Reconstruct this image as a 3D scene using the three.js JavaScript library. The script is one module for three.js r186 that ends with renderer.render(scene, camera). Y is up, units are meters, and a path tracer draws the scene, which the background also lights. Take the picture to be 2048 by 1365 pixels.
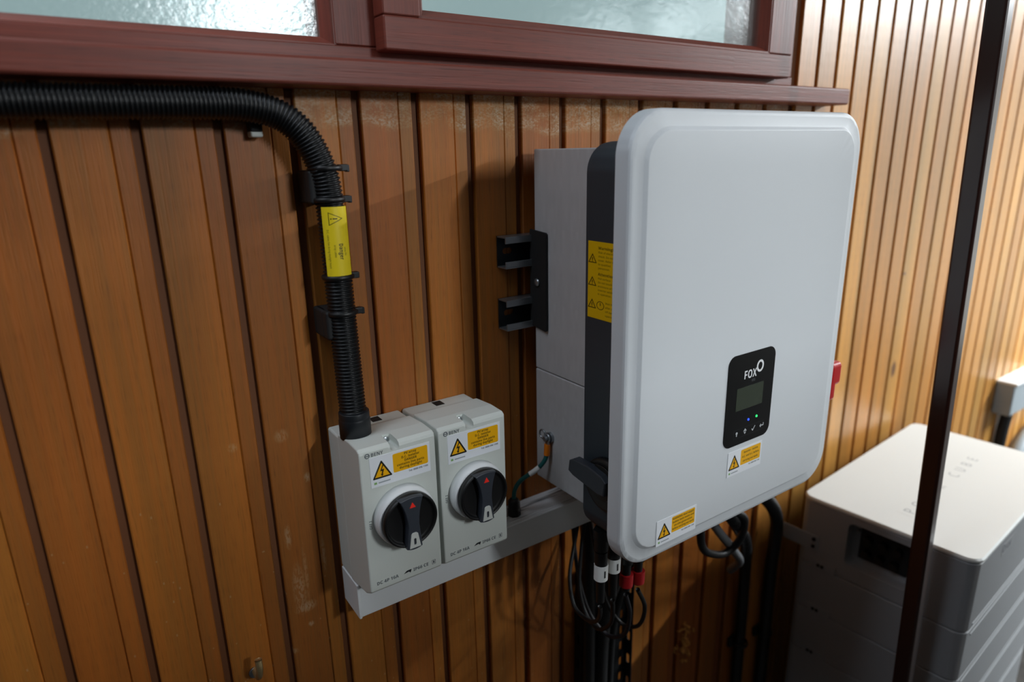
import * as THREE from 'three';
import { RoundedBoxGeometry } from 'three/addons/geometries/RoundedBoxGeometry.js';
import { mergeGeometries, toCreasedNormals } from 'three/addons/utils/BufferGeometryUtils.js';
import { RectAreaLightUniformsLib } from 'three/addons/lights/RectAreaLightUniformsLib.js';
import { Brush, Evaluator, SUBTRACTION } from 'three-bvh-csg';

// ------------------------------------------------------------------ camera, sky, lights, exposure
RectAreaLightUniformsLib.init();
const scene = new THREE.Scene();
const renderer = new THREE.WebGLRenderer({ antialias: true });
renderer.toneMapping = THREE.LinearToneMapping;
renderer.toneMappingExposure = 0.92;
renderer.shadowMap.enabled = true;

const camera = new THREE.PerspectiveCamera(54.68, 2048 / 1365, 0.02, 60);
camera.position.set(0, 1.5, 0.73);
camera.up.set(0.1728, 0.9606, -0.2176);
camera.lookAt(0.5397, 1.5 - 0.2771, 0.73 - 0.795);
camera.focus = 0.80; camera.userData.fStop = 2.8;
scene.add(camera);

scene.background = new THREE.Color().setRGB(0.37, 0.45, 0.46);      // overcast sky behind the obscured glass

const LAMPS = [   // ceiling battens and an added fill panel: x, y, z, length, along z?, intensity
  { x: 1.15, y: 2.34, z: 3.6, len: 2.0, alongZ: true, power: 330, label: 'long white ceiling batten light running away from the window wall' },
  { x: 3.55, y: 2.34, z: 1.15, len: 1.2, alongZ: true, power: 760, label: 'white ceiling batten light close to the boarded wall' },
  { x: 3.80, y: 2.34, z: 3.2, len: 1.2, alongZ: true, power: 120, label: 'white ceiling batten light near the far painted wall' },
  { x: -0.50, y: 2.41, z: 0.27, len: 1.1, wide: .3, alongZ: false, power: 6.2, cool: true, label: 'unseen cool white fill panel added close above the window' },  // added fill panel, brightens the isolator tops and left-hand sides
];

// ------------------------------------------------------------------ helpers
let seed = 7;
const rnd = () => { seed = (seed * 1664525 + 1013904223) % 4294967296; return seed / 4294967296; };
const hash = (a, b) => { let h = Math.imul(a | 0, 374761393) ^ Math.imul(b | 0, 668265263); h = Math.imul(h ^ (h >>> 13), 1274126177); return ((h ^ (h >>> 16)) >>> 0) / 4294967296; };
const sm = t => t * t * (3 - 2 * t);
function vnoise(x, y) {
  const xi = Math.floor(x), yi = Math.floor(y), fx = sm(x - xi), fy = sm(y - yi);
  const a = hash(xi, yi), b = hash(xi + 1, yi), c = hash(xi, yi + 1), d = hash(xi + 1, yi + 1);
  return a + (b - a) * fx + (c - a) * fy + (a - b - c + d) * fx * fy;
}
const names = {};
function numbered(n) { if (!(n in names)) { names[n] = 0; return n; } names[n]++; return n + '_' + String(names[n]).padStart(3, '0'); }
const V = (x, y, z) => new THREE.Vector3(x, y, z);
function mesh(name, geo, mat, parent) {
  const g = Array.isArray(geo) ? mergeGeometries(geo.map(q => { const p = q.index ? q.toNonIndexed() : q; for (const k of Object.keys(p.attributes)) if (!['position', 'normal', 'uv'].includes(k)) p.deleteAttribute(k); return p; })) : geo;
  const m = new THREE.Mesh(g, mat); m.name = name; m.castShadow = m.receiveShadow = true;
  if (parent) parent.add(m);
  return m;
}
function tag(o, label, category, group) { o.userData.label = label; o.userData.category = category; if (group) o.userData.group = group; return o; }
function thing(name, label, category, pos = [0, 0, 0], group) { const g = new THREE.Group(); g.name = numbered(name); g.position.set(...pos); scene.add(g); return tag(g, label, category, group); }
function single(name, geo, mat, label, category, group) { const m = mesh(numbered(name), geo, mat); scene.add(m); return tag(m, label, category, group); }
function structure(o, label, category) { o.userData.kind = 'structure'; o.userData.label = label; o.userData.category = category; scene.add(o); return o; }
const T = (g, x, y, z) => g.translate(x, y, z);
function box(x0, x1, y0, y1, z0, z1, r = 0, seg = 2) {
  const w = x1 - x0, h = y1 - y0, d = z1 - z0;
  const g = r > 0 ? new RoundedBoxGeometry(w, h, d, seg, r) : new THREE.BoxGeometry(w, h, d);
  return T(g, (x0 + x1) / 2, (y0 + y1) / 2, (z0 + z1) / 2);
}
// cylinder between two points
function rod(a, b, r0, r1 = r0, seg = 24) {
  const A = V(...a), B = V(...b), d = B.clone().sub(A), L = d.length();
  const g = new THREE.CylinderGeometry(r1, r0, L, seg); g.translate(0, L / 2, 0);
  g.applyQuaternion(new THREE.Quaternion().setFromUnitVectors(V(0, 1, 0), d.normalize()));
  return T(g, A.x, A.y, A.z);
}
function lathe(profile, axis, at, seg = 40) {      // profile [r, h], turned about an axis
  const g = new THREE.LatheGeometry(profile.map(p => new THREE.Vector2(p[0], p[1])), seg);
  if (axis === 'z') g.rotateX(Math.PI / 2);
  if (axis === 'x') g.rotateZ(-Math.PI / 2);
  if (axis === '-x') g.rotateZ(Math.PI / 2);
  return T(g, ...at);
}
function sweep(pts, rad, nLen = 60, nRad = 14, closedEnds = true) {
  const c = new THREE.CatmullRomCurve3(pts.map(p => V(...p)), false, 'centripetal');
  const L = c.getLength(), f = c.computeFrenetFrames(nLen, false), pos = [], idx = [], uv = [];
  const rf = typeof rad === 'function' ? rad : () => rad;
  for (let i = 0; i <= nLen; i++) {
    const p = c.getPointAt(i / nLen), r = rf(i / nLen * L, i / nLen);
    for (let j = 0; j <= nRad; j++) {
      const a = j / nRad * Math.PI * 2, cs = Math.cos(a) * r, sn = Math.sin(a) * r, N = f.normals[i], B = f.binormals[i];
      pos.push(p.x + N.x * cs + B.x * sn, p.y + N.y * cs + B.y * sn, p.z + N.z * cs + B.z * sn); uv.push(j / nRad, i / nLen * L);
    }
  }
  const w = nRad + 1;
  for (let i = 0; i < nLen; i++) for (let j = 0; j < nRad; j++) { const a = i * w + j; idx.push(a, a + w, a + 1, a + 1, a + w, a + w + 1); }
  if (closedEnds) for (const e of [0, nLen]) {
    const p = c.getPointAt(e / nLen), k = pos.length / 3; pos.push(p.x, p.y, p.z); uv.push(0, 0);
    for (let j = 0; j < nRad; j++) e ? idx.push(k, e * w + j, e * w + j + 1) : idx.push(k, j + 1, j);
  }
  const g = new THREE.BufferGeometry(); g.setAttribute('position', new THREE.Float32BufferAttribute(pos, 3)); g.setAttribute('uv', new THREE.Float32BufferAttribute(uv, 2)); g.setIndex(idx); g.computeVertexNormals();
  return g;
}
// rounded rectangle rings skinned along z: ring = [cx, cy, w, h, r, z]
function loft(rings, n = 10, capA = true, capB = true) {
  const pos = [], idx = [], per = 4 * (n + 1);
  for (const [cx, cy, w, h, r, z] of rings) for (let q = 0; q < 4; q++) {
    const sx = (q === 0 || q === 3) ? 1 : -1, sy = q < 2 ? 1 : -1;
    for (let i = 0; i <= n; i++) { const a = q * Math.PI / 2 + i / n * Math.PI / 2; pos.push(cx + sx * (w / 2 - r) + Math.cos(a) * r, cy + sy * (h / 2 - r) + Math.sin(a) * r, z); }
  }
  for (let k = 0; k < rings.length - 1; k++) for (let i = 0; i < per; i++) { const a = k * per + i, b = k * per + (i + 1) % per; idx.push(a, b, a + per, b, b + per, a + per); }
  const cap = (k, flip) => { const c = pos.length / 3; pos.push(rings[k][0], rings[k][1], rings[k][5]); for (let i = 0; i < per; i++) { const a = k * per + i, b = k * per + (i + 1) % per; flip ? idx.push(c, b, a) : idx.push(c, a, b); } };
  if (capA) cap(0, true); if (capB) cap(rings.length - 1, false);
  const g = new THREE.BufferGeometry(); g.setAttribute('position', new THREE.Float32BufferAttribute(pos, 3)); g.setIndex(idx);
  const uv = new Float32Array(pos.length / 3 * 2); for (let i = 0; i < pos.length / 3; i++) { uv[2 * i] = pos[3 * i]; uv[2 * i + 1] = pos[3 * i + 1]; }
  g.setAttribute('uv', new THREE.BufferAttribute(uv, 2));
  return toCreasedNormals(g, 0.45);
}
// polygon [a,b] extruded by length L along an axis; 'x': poly in (z,y), 'y': poly in (x,z), 'z': poly in (x,y)
function prism(poly, L, axis, at = 0, holes = []) {
  const s = new THREE.Shape(poly.map(p => new THREE.Vector2(p[0], p[1])));
  for (const h of holes) s.holes.push(h);
  const g = new THREE.ExtrudeGeometry(s, { depth: L, bevelEnabled: false, curveSegments: 10 });
  if (axis === 'x') { const p = g.attributes.position; for (let i = 0; i < p.count; i++) { const a = p.getX(i), b = p.getY(i), c = p.getZ(i); p.setXYZ(i, at + c, b, a); } flip(g); g.computeVertexNormals(); }
  else if (axis === 'y') { const p = g.attributes.position; for (let i = 0; i < p.count; i++) { const a = p.getX(i), b = p.getY(i), c = p.getZ(i); p.setXYZ(i, a, at + c, b); } flip(g); g.computeVertexNormals(); }
  else g.translate(0, 0, at);
  return g;
}
function flip(g) { const p = g.attributes.position, u = g.attributes.uv; for (let i = 0; i < p.count; i += 3) for (const at of [p, u]) { const n = at.itemSize, arr = at.array; for (let k = 0; k < n; k++) { const t = arr[(i + 1) * n + k]; arr[(i + 1) * n + k] = arr[(i + 2) * n + k]; arr[(i + 2) * n + k] = t; } } }
const roundHole = (cx, cy, rx, ry = rx) => { const h = new THREE.Path(); h.absellipse(cx, cy, rx, ry, 0, Math.PI * 2, true); return h; };
function slotHole(cx, cy, w, h) { const p = new THREE.Path(), r = Math.min(w, h) / 2; if (h > w) { p.absarc(cx, cy + h / 2 - r, r, 0, Math.PI, false); p.absarc(cx, cy - h / 2 + r, r, Math.PI, 2 * Math.PI, false); } else { p.absarc(cx + w / 2 - r, cy, r, -Math.PI / 2, Math.PI / 2, false); p.absarc(cx - w / 2 + r, cy, r, Math.PI / 2, Math.PI * 1.5, false); } return p; }
function rrShape(cx, cy, w, h, r) { const s = new THREE.Shape(); const x = cx - w / 2, y = cy - h / 2; s.moveTo(x + r, y); s.lineTo(x + w - r, y); s.absarc(x + w - r, y + r, r, -Math.PI / 2, 0); s.lineTo(x + w, y + h - r); s.absarc(x + w - r, y + h - r, r, 0, Math.PI / 2); s.lineTo(x + r, y + h); s.absarc(x + r, y + h - r, r, Math.PI / 2, Math.PI); s.lineTo(x, y + r); s.absarc(x + r, y + r, r, Math.PI, Math.PI * 1.5); return s; }
function rrSlab(cx, cy, w, h, r, z0, z1) { const g = new THREE.ExtrudeGeometry(rrShape(cx, cy, w, h, r), { depth: z1 - z0, bevelEnabled: false, curveSegments: 8 }); return g.translate(0, 0, z0); }
// a printed sheet: thin slab whose front carries a canvas drawing
function canvasTex(w, h, draw) {
  const c = document.createElement('canvas'); c.width = w; c.height = h; const x = c.getContext('2d'); draw(x, w, h);
  const t = new THREE.CanvasTexture(c); t.colorSpace = THREE.SRGBColorSpace; t.anisotropy = 8; return t;
}
function sheetGeo(w, h, t = 0.0004) {       // centred at origin, facing +z
  const g = new THREE.BoxGeometry(w, h, t); const uv = g.attributes.uv;
  for (let i = 0; i < uv.count; i++) { const p = g.attributes.position; uv.setXY(i, p.getX(i) / w + 0.5, p.getY(i) / h + 0.5); }
  return g;
}
const std = (o) => new THREE.MeshStandardMaterial(o);
const phy = (o) => new THREE.MeshPhysicalMaterial(o);

// ------------------------------------------------------------------ procedural textures
function dataTex(w, h, fn, srgb = true) {
  const d = new Uint8Array(w * h * 4);
  for (let j = 0; j < h; j++) for (let i = 0; i < w; i++) { const c = fn(i, j), k = (j * w + i) * 4; d[k] = Math.max(0, Math.min(255, c[0])); d[k + 1] = Math.max(0, Math.min(255, c[1])); d[k + 2] = Math.max(0, Math.min(255, c[2])); d[k + 3] = 255; }
  const t = new THREE.DataTexture(d, w, h); t.magFilter = THREE.LinearFilter; t.minFilter = THREE.LinearMipmapLinearFilter; t.generateMipmaps = true; t.wrapS = t.wrapT = THREE.RepeatWrapping; if (srgb) t.colorSpace = THREE.SRGBColorSpace; t.needsUpdate = true; return t;
}
const grainOf = (x, y, s) => {
  const warp = vnoise(x * 14 + s * 3.1, y * 1.6 + s) * 5;
  const broad = 0.5 + 0.5 * Math.sin((x * 190 + warp * 2.2 + s * 5));
  const fine = vnoise(x * 1500 + s * 17, y * 9), mid = vnoise(x * 380 + s * 7 + warp * .4, y * 3.2);
  const pore = Math.pow(vnoise(x * 2600 + s * 9, y * 55), 6);
  return { broad, fine, mid, pore, patch: vnoise(x * 22 + s, y * 2.1 + s * 2) };
};

// ------------------------------------------------------------------ the boarded wall: layout
const boards = [];       // { xa, xb, z, y0, y1, seed, tone }
{
  const tones = [[176, 106, 39], [168, 98, 37], [181, 112, 42], [172, 101, 37], [161, 92, 36], [182, 110, 39]], paleTones = [[204, 144, 66], [198, 136, 62], [208, 150, 72]];  // second list: paler, yellower tones for the boards right of the window
  let s = 3;
  const put = (xa, xb, z, y1, k) => { boards.push({ xa, xb, z, y0: 0.0, y1, seed: ++s, tone: k === 2 ? paleTones[Math.floor(hash(s, 91) * 3)] : tones[Math.floor(hash(s, 91) * 6)] }); };
  for (let k = -6; k < 15; k++) { const g = 0.0004 + 0.0726 * k; put(g + 0.0090, g + 0.0545, 0, 1.585, 0); put(g + 0.0549, g + 0.0726, -0.0012, 1.585, 1); }
  for (let k = 0; k < 32; k++) { const g = 1.0987 + 0.0597 * k; put(g + 0.0095, g + 0.0597, 0, 2.45, 2); }
}
function woodMap(x0, x1, y0, y1, W, H, list, extra) {
  const col = new Array(W); for (let i = 0; i < W; i++) { const x = x0 + (i + .5) / W * (x1 - x0); col[i] = list.find(b => x >= b.xa - .0015 && x <= b.xb + .0015) || null; }
  return dataTex(W, H, (i, j) => {
    const x = x0 + (i + .5) / W * (x1 - x0), y = y0 + (j + .5) / H * (y1 - y0), b = col[i];
    const t = b ? b.tone : [120, 70, 34], s = b ? b.seed : 1, g = grainOf(x, y, s);
    let m = 0.90 + 0.04 * g.broad * (0.3 + 0.7 * g.patch) + 0.035 * (g.fine - .5) + 0.06 * (g.mid - .5) + 0.16 * (g.patch - .5) - 0.14 * g.pore;
    const red = (g.mid - .5) * 10 + (g.patch - .5) * 8;
    let c = [t[0] * m + red * .3, t[1] * m - red * .5, t[2] * m - red * .6];
    if (extra) c = extra(x, y, c);
    return c;
  });
}
// scuffs and old filler on the boards near the fittings
const scuffs = [[0.171, 0.985, .006, .026, .5], [0.176, 0.957, .010, .006, .6], [0.181, 1.005, .002, .03, .35], [0.165, 1.06, .003, .012, .5], [.205, 1.02, .0022, .020, .5], [.196, 1.13, .003, .005, .6], [.172, 1.19, .006, .006, .4], [.119, 1.19, .004, .004, .4], [.18, .93, .003, .003, .6], [.155, .90, .004, .003, .5]];
const wallTexL = woodMap(-0.44, 1.095, 0.0, 1.6, 2048, 1600, boards.slice(0, 42), (x, y, c) => {
  let k = 0;
  if (y > 1.505) { const q = (.6 * vnoise(x * 420, y * 900) + .4 * vnoise(x * 900 + 5, y * 2400)) * (.35 + .9 * vnoise(x * 60 + 9, y * 90)), edge = sm(Math.min(1, Math.max(0, (y - 1.520 - .018 * (vnoise(x * 30, 3) - .5)) / .012))); k = Math.max(k, edge * Math.min(.7, Math.max(0, q - .22) * 1.25)); }
  for (const [sx, sy, w, h, a] of scuffs) { const d = ((x - sx) / w) ** 2 + ((y - sy) / h) ** 2; if (d < 2.5) k = Math.max(k, a * Math.max(0, 1 - d / 2.5) * (vnoise(x * 900, y * 300) > .42 ? .8 : .2)); }
  const sp = hash(Math.floor(x * 650), Math.floor(y * 420)); if (sp > .9988 && y < 1.15) k = Math.max(k, .35);
  return [c[0] + (196 - c[0]) * k, c[1] + (184 - c[1]) * k, c[2] + (170 - c[2]) * k];
});
const wallTexR = woodMap(1.09, 3.02, 0.0, 2.45, 1600, 1024, boards.slice(42), (x, y, c) => {
  for (const [kx, ky, w, h] of [[1.592, 1.21, .006, .004], [1.606, .975, .010, .02], [1.925, 1.02, .012, .02], [1.40, 1.36, .004, .004]]) { const d = ((x - kx) / w) ** 2 + ((y - ky) / h) ** 2; if (d < 1.6) { const k = .75 * sm(Math.max(0, 1 - d / 1.6)); c = [c[0] * (1 - k) + 70 * k, c[1] * (1 - k) + 38 * k, c[2] * (1 - k) + 20 * k]; } }
  return c;
});
const mahoganyTex = dataTex(512, 512, (i, j) => { const g = grainOf(i / 512 * .35, j / 512 * 1.4, 4), m = .88 + .12 * g.mid + .08 * g.broad * g.patch + .08 * (g.fine - .5) - .22 * g.pore; return [122 * m, 57 * m, 43 * m]; });
const grainBump = dataTex(512, 512, (i, j) => { const g = grainOf(i / 512 * .25, j / 512 * 1.0, 11), v = 150 + 50 * (g.mid - .5) + 40 * (g.fine - .5) - 120 * g.pore; return [v, v, v]; }, false);
const glassBump = dataTex(512, 512, (i, j) => { const v = 255 * (0.55 * vnoise(i / 9, j / 9) + 0.3 * vnoise(i / 4.5 + 40, j / 4.5) + .15 * vnoise(i / 2.2, j / 2.2 + 70)); return [v, v, v]; }, false);
const leather = dataTex(256, 256, (i, j) => { const v = 255 * (0.5 * vnoise(i / 3, j / 3) + 0.5 * vnoise(i / 1.5 + 9, j / 1.5)); return [v, v, v]; }, false);
const smudge = dataTex(256, 256, (i, j) => { const q = vnoise(i / 40, j / 18) * .6 + vnoise(i / 12 + 5, j / 6) * .4, k = Math.max(0, q - .56) * 2.2, s = hash(i, j) > .996 ? .25 : 0, m = 1 - Math.min(.55, k) - s; return [230 * m, 233 * m, 235 * m]; });
const alloyTex = dataTex(256, 256, (i, j) => { const n = vnoise(i / 30, j / 50), f = hash(i, j), m = .94 + .04 * (n - .5) + .03 * (f - .5); return [196 * m, 196 * m, 197 * m]; });
const plasterTex = dataTex(256, 256, (i, j) => { const v = 128 + 12 * (vnoise(i / 20, j / 20) - .5) + 8 * (vnoise(i / 4, j / 4) - .5); return [v, v * .99, v * .98]; });
const concreteTex = dataTex(256, 256, (i, j) => { const v = 44 + 16 * (vnoise(i / 24, j / 24) - .5) + 20 * (vnoise(i / 3, j / 3) - .5); return [v, v * .97, v * .92]; });
const rep = (t, x, y) => { const c = t.clone(); c.repeat.set(x, y); c.needsUpdate = true; return c; };

// ------------------------------------------------------------------ materials
const M = {
  boardL: phy({ map: wallTexL, roughness: .5, specularIntensity: .7, clearcoat: .12, clearcoatRoughness: .35, bumpMap: rep(grainBump, 6, 1.6), bumpScale: .0005 }),
  boardR: phy({ map: wallTexR, roughness: .42, clearcoat: .3, clearcoatRoughness: .3, bumpMap: rep(grainBump, 8, 2.4), bumpScale: .0005 }),
  backing: std({ color: 0x6e4222, roughness: .7 }),
  mahogany: phy({ map: mahoganyTex, roughness: .48, specularIntensity: .7, clearcoat: .1, clearcoatRoughness: .3, bumpMap: grainBump, bumpScale: .0004 }),
  glass: phy({ color: 0xf2fbfb, roughness: .2, transmission: 1, thickness: 0, ior: 1.5, bumpMap: glassBump, bumpScale: .00022 }),
  plaster: std({ map: rep(plasterTex, 3, 3), roughness: .9 }),
  paint: std({ color: 0xe6e6e0, roughness: .85 }),
  ceiling: std({ color: 0xe6e7e6, roughness: .9 }),
  concrete: std({ map: rep(concreteTex, 4, 4), roughness: .85 }),
  cover: phy({ color: 0xd6dbdf, roughness: .45, bumpMap: rep(leather, 60, 60), bumpScale: .00006 }),
  body: phy({ color: 0x28323a, roughness: .5 }),
  alloy: std({ map: rep(alloyTex, 3, 3), roughness: .48, metalness: .1 }),
  black: phy({ color: 0x0b0c0d, roughness: .45 }),
  blackMatt: std({ color: 0x111213, roughness: .7 }),
  glossBlack: phy({ color: 0x07080a, roughness: .22, clearcoat: .6, clearcoatRoughness: .1 }),
  conduit: phy({ color: 0x0d0f11, roughness: .38 }),
  isoGrey: phy({ color: 0xd0d5cf, roughness: .5 }),
  isoWhite: phy({ color: 0xe6e9ea, roughness: .42 }),
  trunk: std({ map: smudge, roughness: .45 }),
  trunkLid: phy({ color: 0xe0e3e4, roughness: .42 }),
  steel: std({ color: 0x9aa0a4, roughness: .34, metalness: .85 }),
  darkSteel: std({ color: 0x2b2f33, roughness: .4, metalness: .6 }),
  red: phy({ color: 0xc00d14, roughness: .4 }),
  redDark: phy({ color: 0x9c1016, roughness: .5 }),
  orange: phy({ color: 0xe0780a, roughness: .4 }),
  earthGreen: phy({ color: 0x0e5a58, roughness: .5 }),
  white: phy({ color: 0xe6e8e6, roughness: .5 }),
  tagGrey: std({ color: 0xc9ccc6, roughness: .5 }),
  battery: phy({ color: 0x8d9093, roughness: .5, bumpMap: rep(leather, 40, 40), bumpScale: .00006 }),
  batteryTop: phy({ color: 0xd6dad8, roughness: .4 }),
  post: phy({ color: 0x2a120c, roughness: .3, clearcoat: .5, clearcoatRoughness: .2 }),
  boxGrey: std({ color: 0x8e979c, roughness: .5 }),
  brass: std({ color: 0xb9a377, roughness: .35, metalness: .8 }),
  rawWood: std({ color: 0xdca258, roughness: .9 }),
  lampWhite: std({ color: 0xeeeeee, roughness: .5, emissive: 0xf4f8ff, emissiveIntensity: 24 }),
  fillPanelWhite: std({ color: 0xeeeeee, roughness: .5, emissive: 0xe6f1ff, emissiveIntensity: 3 }),
  screen: phy({ color: 0x2e372a, roughness: .25 }),
};
function worldUV(g, x0, x1, y0, y1) { const p = g.attributes.position, u = new Float32Array(p.count * 2); for (let i = 0; i < p.count; i++) { u[2 * i] = (p.getX(i) - x0) / (x1 - x0); u[2 * i + 1] = (p.getY(i) - y0) / (y1 - y0); } g.setAttribute('uv', new THREE.BufferAttribute(u, 2)); return g; }
// planar uv in metres for timber: grain runs along the longest side
function timberUV(g, alongX, off = 0) { const p = g.attributes.position, n = g.attributes.normal, u = new Float32Array(p.count * 2); for (let i = 0; i < p.count; i++) { const across = Math.abs(n.getY(i)) > .7 ? p.getZ(i) : alongX ? p.getY(i) : (Math.abs(n.getX(i)) > .7 ? p.getZ(i) : p.getX(i)); const al = alongX ? p.getX(i) : p.getY(i); u[2 * i] = (across + off) / .35; u[2 * i + 1] = (al + off * 3) / 1.4; } g.setAttribute('uv', new THREE.BufferAttribute(u, 2)); return g; }

// ------------------------------------------------------------------ room shell
const X0 = -2.4, X1 = 5.6, Z1 = 5.6, H = 2.45;
{
  const floor = structure(mesh('floor', box(X0 - .15, X1 + .15, -.15, 0, -.15, Z1 + .15), M.concrete), 'dark concrete floor of the room', 'floor'); floor.receiveShadow = true;
  structure(mesh('ceiling', box(X0 - .15, X1 + .15, H, H + .15, -.15, Z1 + .15), M.ceiling), 'plain white ceiling of the room', 'ceiling');
  structure(mesh('wall_left', box(X0 - .15, X0, 0, H, -.15, Z1 + .15), M.plaster), 'plain pale plaster wall at the near end', 'wall');
  structure(mesh('wall_right', box(X1, X1 + .15, 0, H, -.15, Z1 + .15), M.paint), 'plain pale plaster wall at the far end', 'wall');
  structure(mesh('wall_front', box(X0, X1, 0, H, Z1, Z1 + .15), M.plaster), 'plain pale plaster wall behind the camera', 'wall');
  const wall = new THREE.Group(); wall.name = 'wall_back';
  structure(wall, 'timber wall of upright brown boards with dark grooves', 'wall');
  const back = [box(X0, 1.0905, 0, 1.592, -.15, -.0076), box(1.0905, X1, 0, H, -.15, -.0076), box(X0, 1.0905, 2.16, H, -.15, -.0076), box(X0, -1.0, 1.592, 2.16, -.15, -.0076)];
  mesh('backing', back, M.backing, wall);
  boards.forEach((b, i) => {
    const w = b.xb - b.xa, c = .0012, z = b.z;
    const poly = [[b.xa, -.0075], [b.xb, -.0075], [b.xb, z - c * 1.6], [b.xb - c, z], [b.xa + c, z], [b.xa, z - c]].map(p => [p[0], p[1]]);
    const g = prism(poly, b.y1 - b.y0, 'y', b.y0);
    i < 42 ? worldUV(g, -0.44, 1.095, 0, 1.6) : worldUV(g, 1.09, 3.02, 0, 2.45);
    const m = mesh(i ? 'board_' + String(i).padStart(3, '0') : 'board', g, i < 42 ? M.boardL : M.boardR, wall);
  });
  // gnawed hole low on the boards under the inverter
  const sp = [];
  for (let i = 0; i < 46; i++) { const a = rnd() * 6.28, q = rnd(), cx = .895 + Math.cos(a) * .022 * q + (rnd() - .5) * .012, cy = .545 + Math.sin(a) * .048 * q, g = new THREE.ConeGeometry(.0016 + rnd() * .0026, .008 + rnd() * .016, 4); g.rotateX((rnd() - .5) * 2.6); g.rotateZ((rnd() - .5) * 2.4); sp.push(T(g, cx, cy, .001 + rnd() * .005)); }
  mesh('splintered_wood', sp, M.rawWood, wall).userData.label = 'pale splintered patch gnawed into the boards';
}
// window: fixed light on the left, projecting sash on the right
{
  const w = new THREE.Group(); w.name = 'window_1';
  structure(w, 'mahogany framed window with two panes of rippled obscured glass', 'window');
  const TOP = 2.16;
  const fr = (name, x0, x1, y0, y1, z0, z1, alongX, off, r = .0018) => mesh(name, timberUV(box(x0, x1, y0, y1, z0, z1, r), alongX, off), M.mahogany, w);
  fr('bottom_rail', -1.0, 1.09, 1.592, 1.612, -.09, .0, true, .1);
  fr('top_rail', -1.0, 1.09, 2.11, TOP, -.09, 0, true, .3);
  fr('jamb', -1.0, -.95, 1.612, 2.11, -.09, 0, false, .5);
  fr('mullion', .277, .345, 1.612, 2.11, -.09, 0, false, .7);
  fr('jamb', 1.020, 1.09, 1.612, 2.11, -.09, -.002, false, .9);
  // sloping glazing beads of the fixed light
  const bead = (name, poly, L, axis, at, off) => mesh(name, timberUV(prism(poly, L, axis, at), axis === 'x', off), M.mahogany, w);
  bead('glazing_bead', [[-.03, 1.610], [-.0005, 1.610], [-.0005, 1.6125], [-.004, 1.6135], [-.014, 1.6205], [-.03, 1.6205]], 1.227, 'x', -.95, .2);
  bead('glazing_bead', [[.279, -.03], [.279, -.0005], [.2765, -.0005], [.2755, -.004], [.2665, -.014], [.2665, -.03]], .49, 'y', 1.612, .4);
  const p1 = mesh('pane', T(new THREE.BoxGeometry(1.225, .5, .004), -.340, 1.862, -.020), M.glass, w);
  // projecting sash
  const sash = new THREE.Group(); sash.name = 'sash'; w.add(sash);
  const sx0 = .3225, sx1 = 1.045, sy0 = 1.6065, sy1 = 2.12, f = .044, zf = .026;
  const sp = (name, g, alongX, off) => mesh(name, timberUV(g, alongX, off), M.mahogany, sash);
  sp('rail', box(sx0, sx1, sy0, sy0 + f - .009, 0.0004, zf, .0025), true, 1.1);
  sp('rail', box(sx0, sx1, sy1 - f, sy1, 0.0004, zf, .0025), true, 1.3);
  sp('stile', box(sx0, sx0 + f, sy0 + f - .009, sy1 - f, 0.0004, zf, .002), false, 1.5);
  sp('stile', box(sx1 - f - .016, sx1, sy0 + f - .009, sy1 - f, 0.0004, zf, .002), false, 1.7);
  sp('glazing_bead', prism([[0, sy0 + f - .010], [zf - .001, sy0 + f - .010], [zf - .001, sy0 + f - .007], [zf - .012, sy0 + f + .001], [0, sy0 + f + .001]], sx1 - sx0 - 2 * f - .012, 'x', sx0 + f - .002), true, 1.9);
  sp('glazing_bead', prism([[sx1 - f - .013, 0], [sx1 - f - .013, zf - .001], [sx1 - f - .0175, zf - .001], [sx1 - f - .029, zf - .014], [sx1 - f - .029, 0]], .40, 'y', sy0 + f - .009), false, 2.1);
  sp('glazing_bead', prism([[sx0 + f - .002, 0], [sx0 + f - .002, zf - .001], [sx0 + f + .002, zf - .001], [sx0 + f + .009, zf - .012], [sx0 + f + .009, 0]], .40, 'y', sy0 + f - .009), false, 2.3);
  mesh('pane', T(new THREE.BoxGeometry(sx1 - sx0 - 2 * f + .01, .45, .004), (sx0 + sx1) / 2 - .008, 1.86, .004), M.glass, sash);
  for (const o of w.children) if (o.name === 'pane') o.geometry.attributes.uv.array.forEach((v, i, a) => a[i] = v * (i % 2 ? 2.2 : 4.5));
  const sill = mesh('trim_1', timberUV(box(-1.0, 1.199, 1.5665, 1.5935, -.012, .045, .0035), true, 2.6), M.mahogany);
  structure(sill, 'long mahogany window sill board projecting from the wall', 'window sill');
}
// added unseen cupboard behind the camera, blocks ceiling light from the wall foot
{
  const t = thing('added_light_blocker', 'unseen dark brown cupboard added behind the camera as a light blocker', 'cupboard', [.05, 0, 1.62]), brown = std({ color: 0x3a2c22, roughness: .7 });
  mesh('carcass', box(-1.75, 1.75, .06, 1.49, -.26, .26, .004), brown, t); mesh('worktop', box(-1.77, 1.77, 1.49, 1.515, -.275, .275, .004), brown, t); mesh('plinth', box(-1.73, 1.73, 0, .06, -.22, .22), M.blackMatt, t);
  for (let i = 0; i < 4; i++) { const d = mesh('door', box(-1.74 + i * .871, -1.74 + i * .871 + .865, .07, 1.48, -.280, -.261, .003), brown, t); mesh('handle', box(-1.74 + i * .871 + (i % 2 ? .04 : .81), -1.74 + i * .871 + (i % 2 ? .055 : .825), .9, 1.05, -.300, -.281, .004), M.steel, d); }
}
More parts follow.
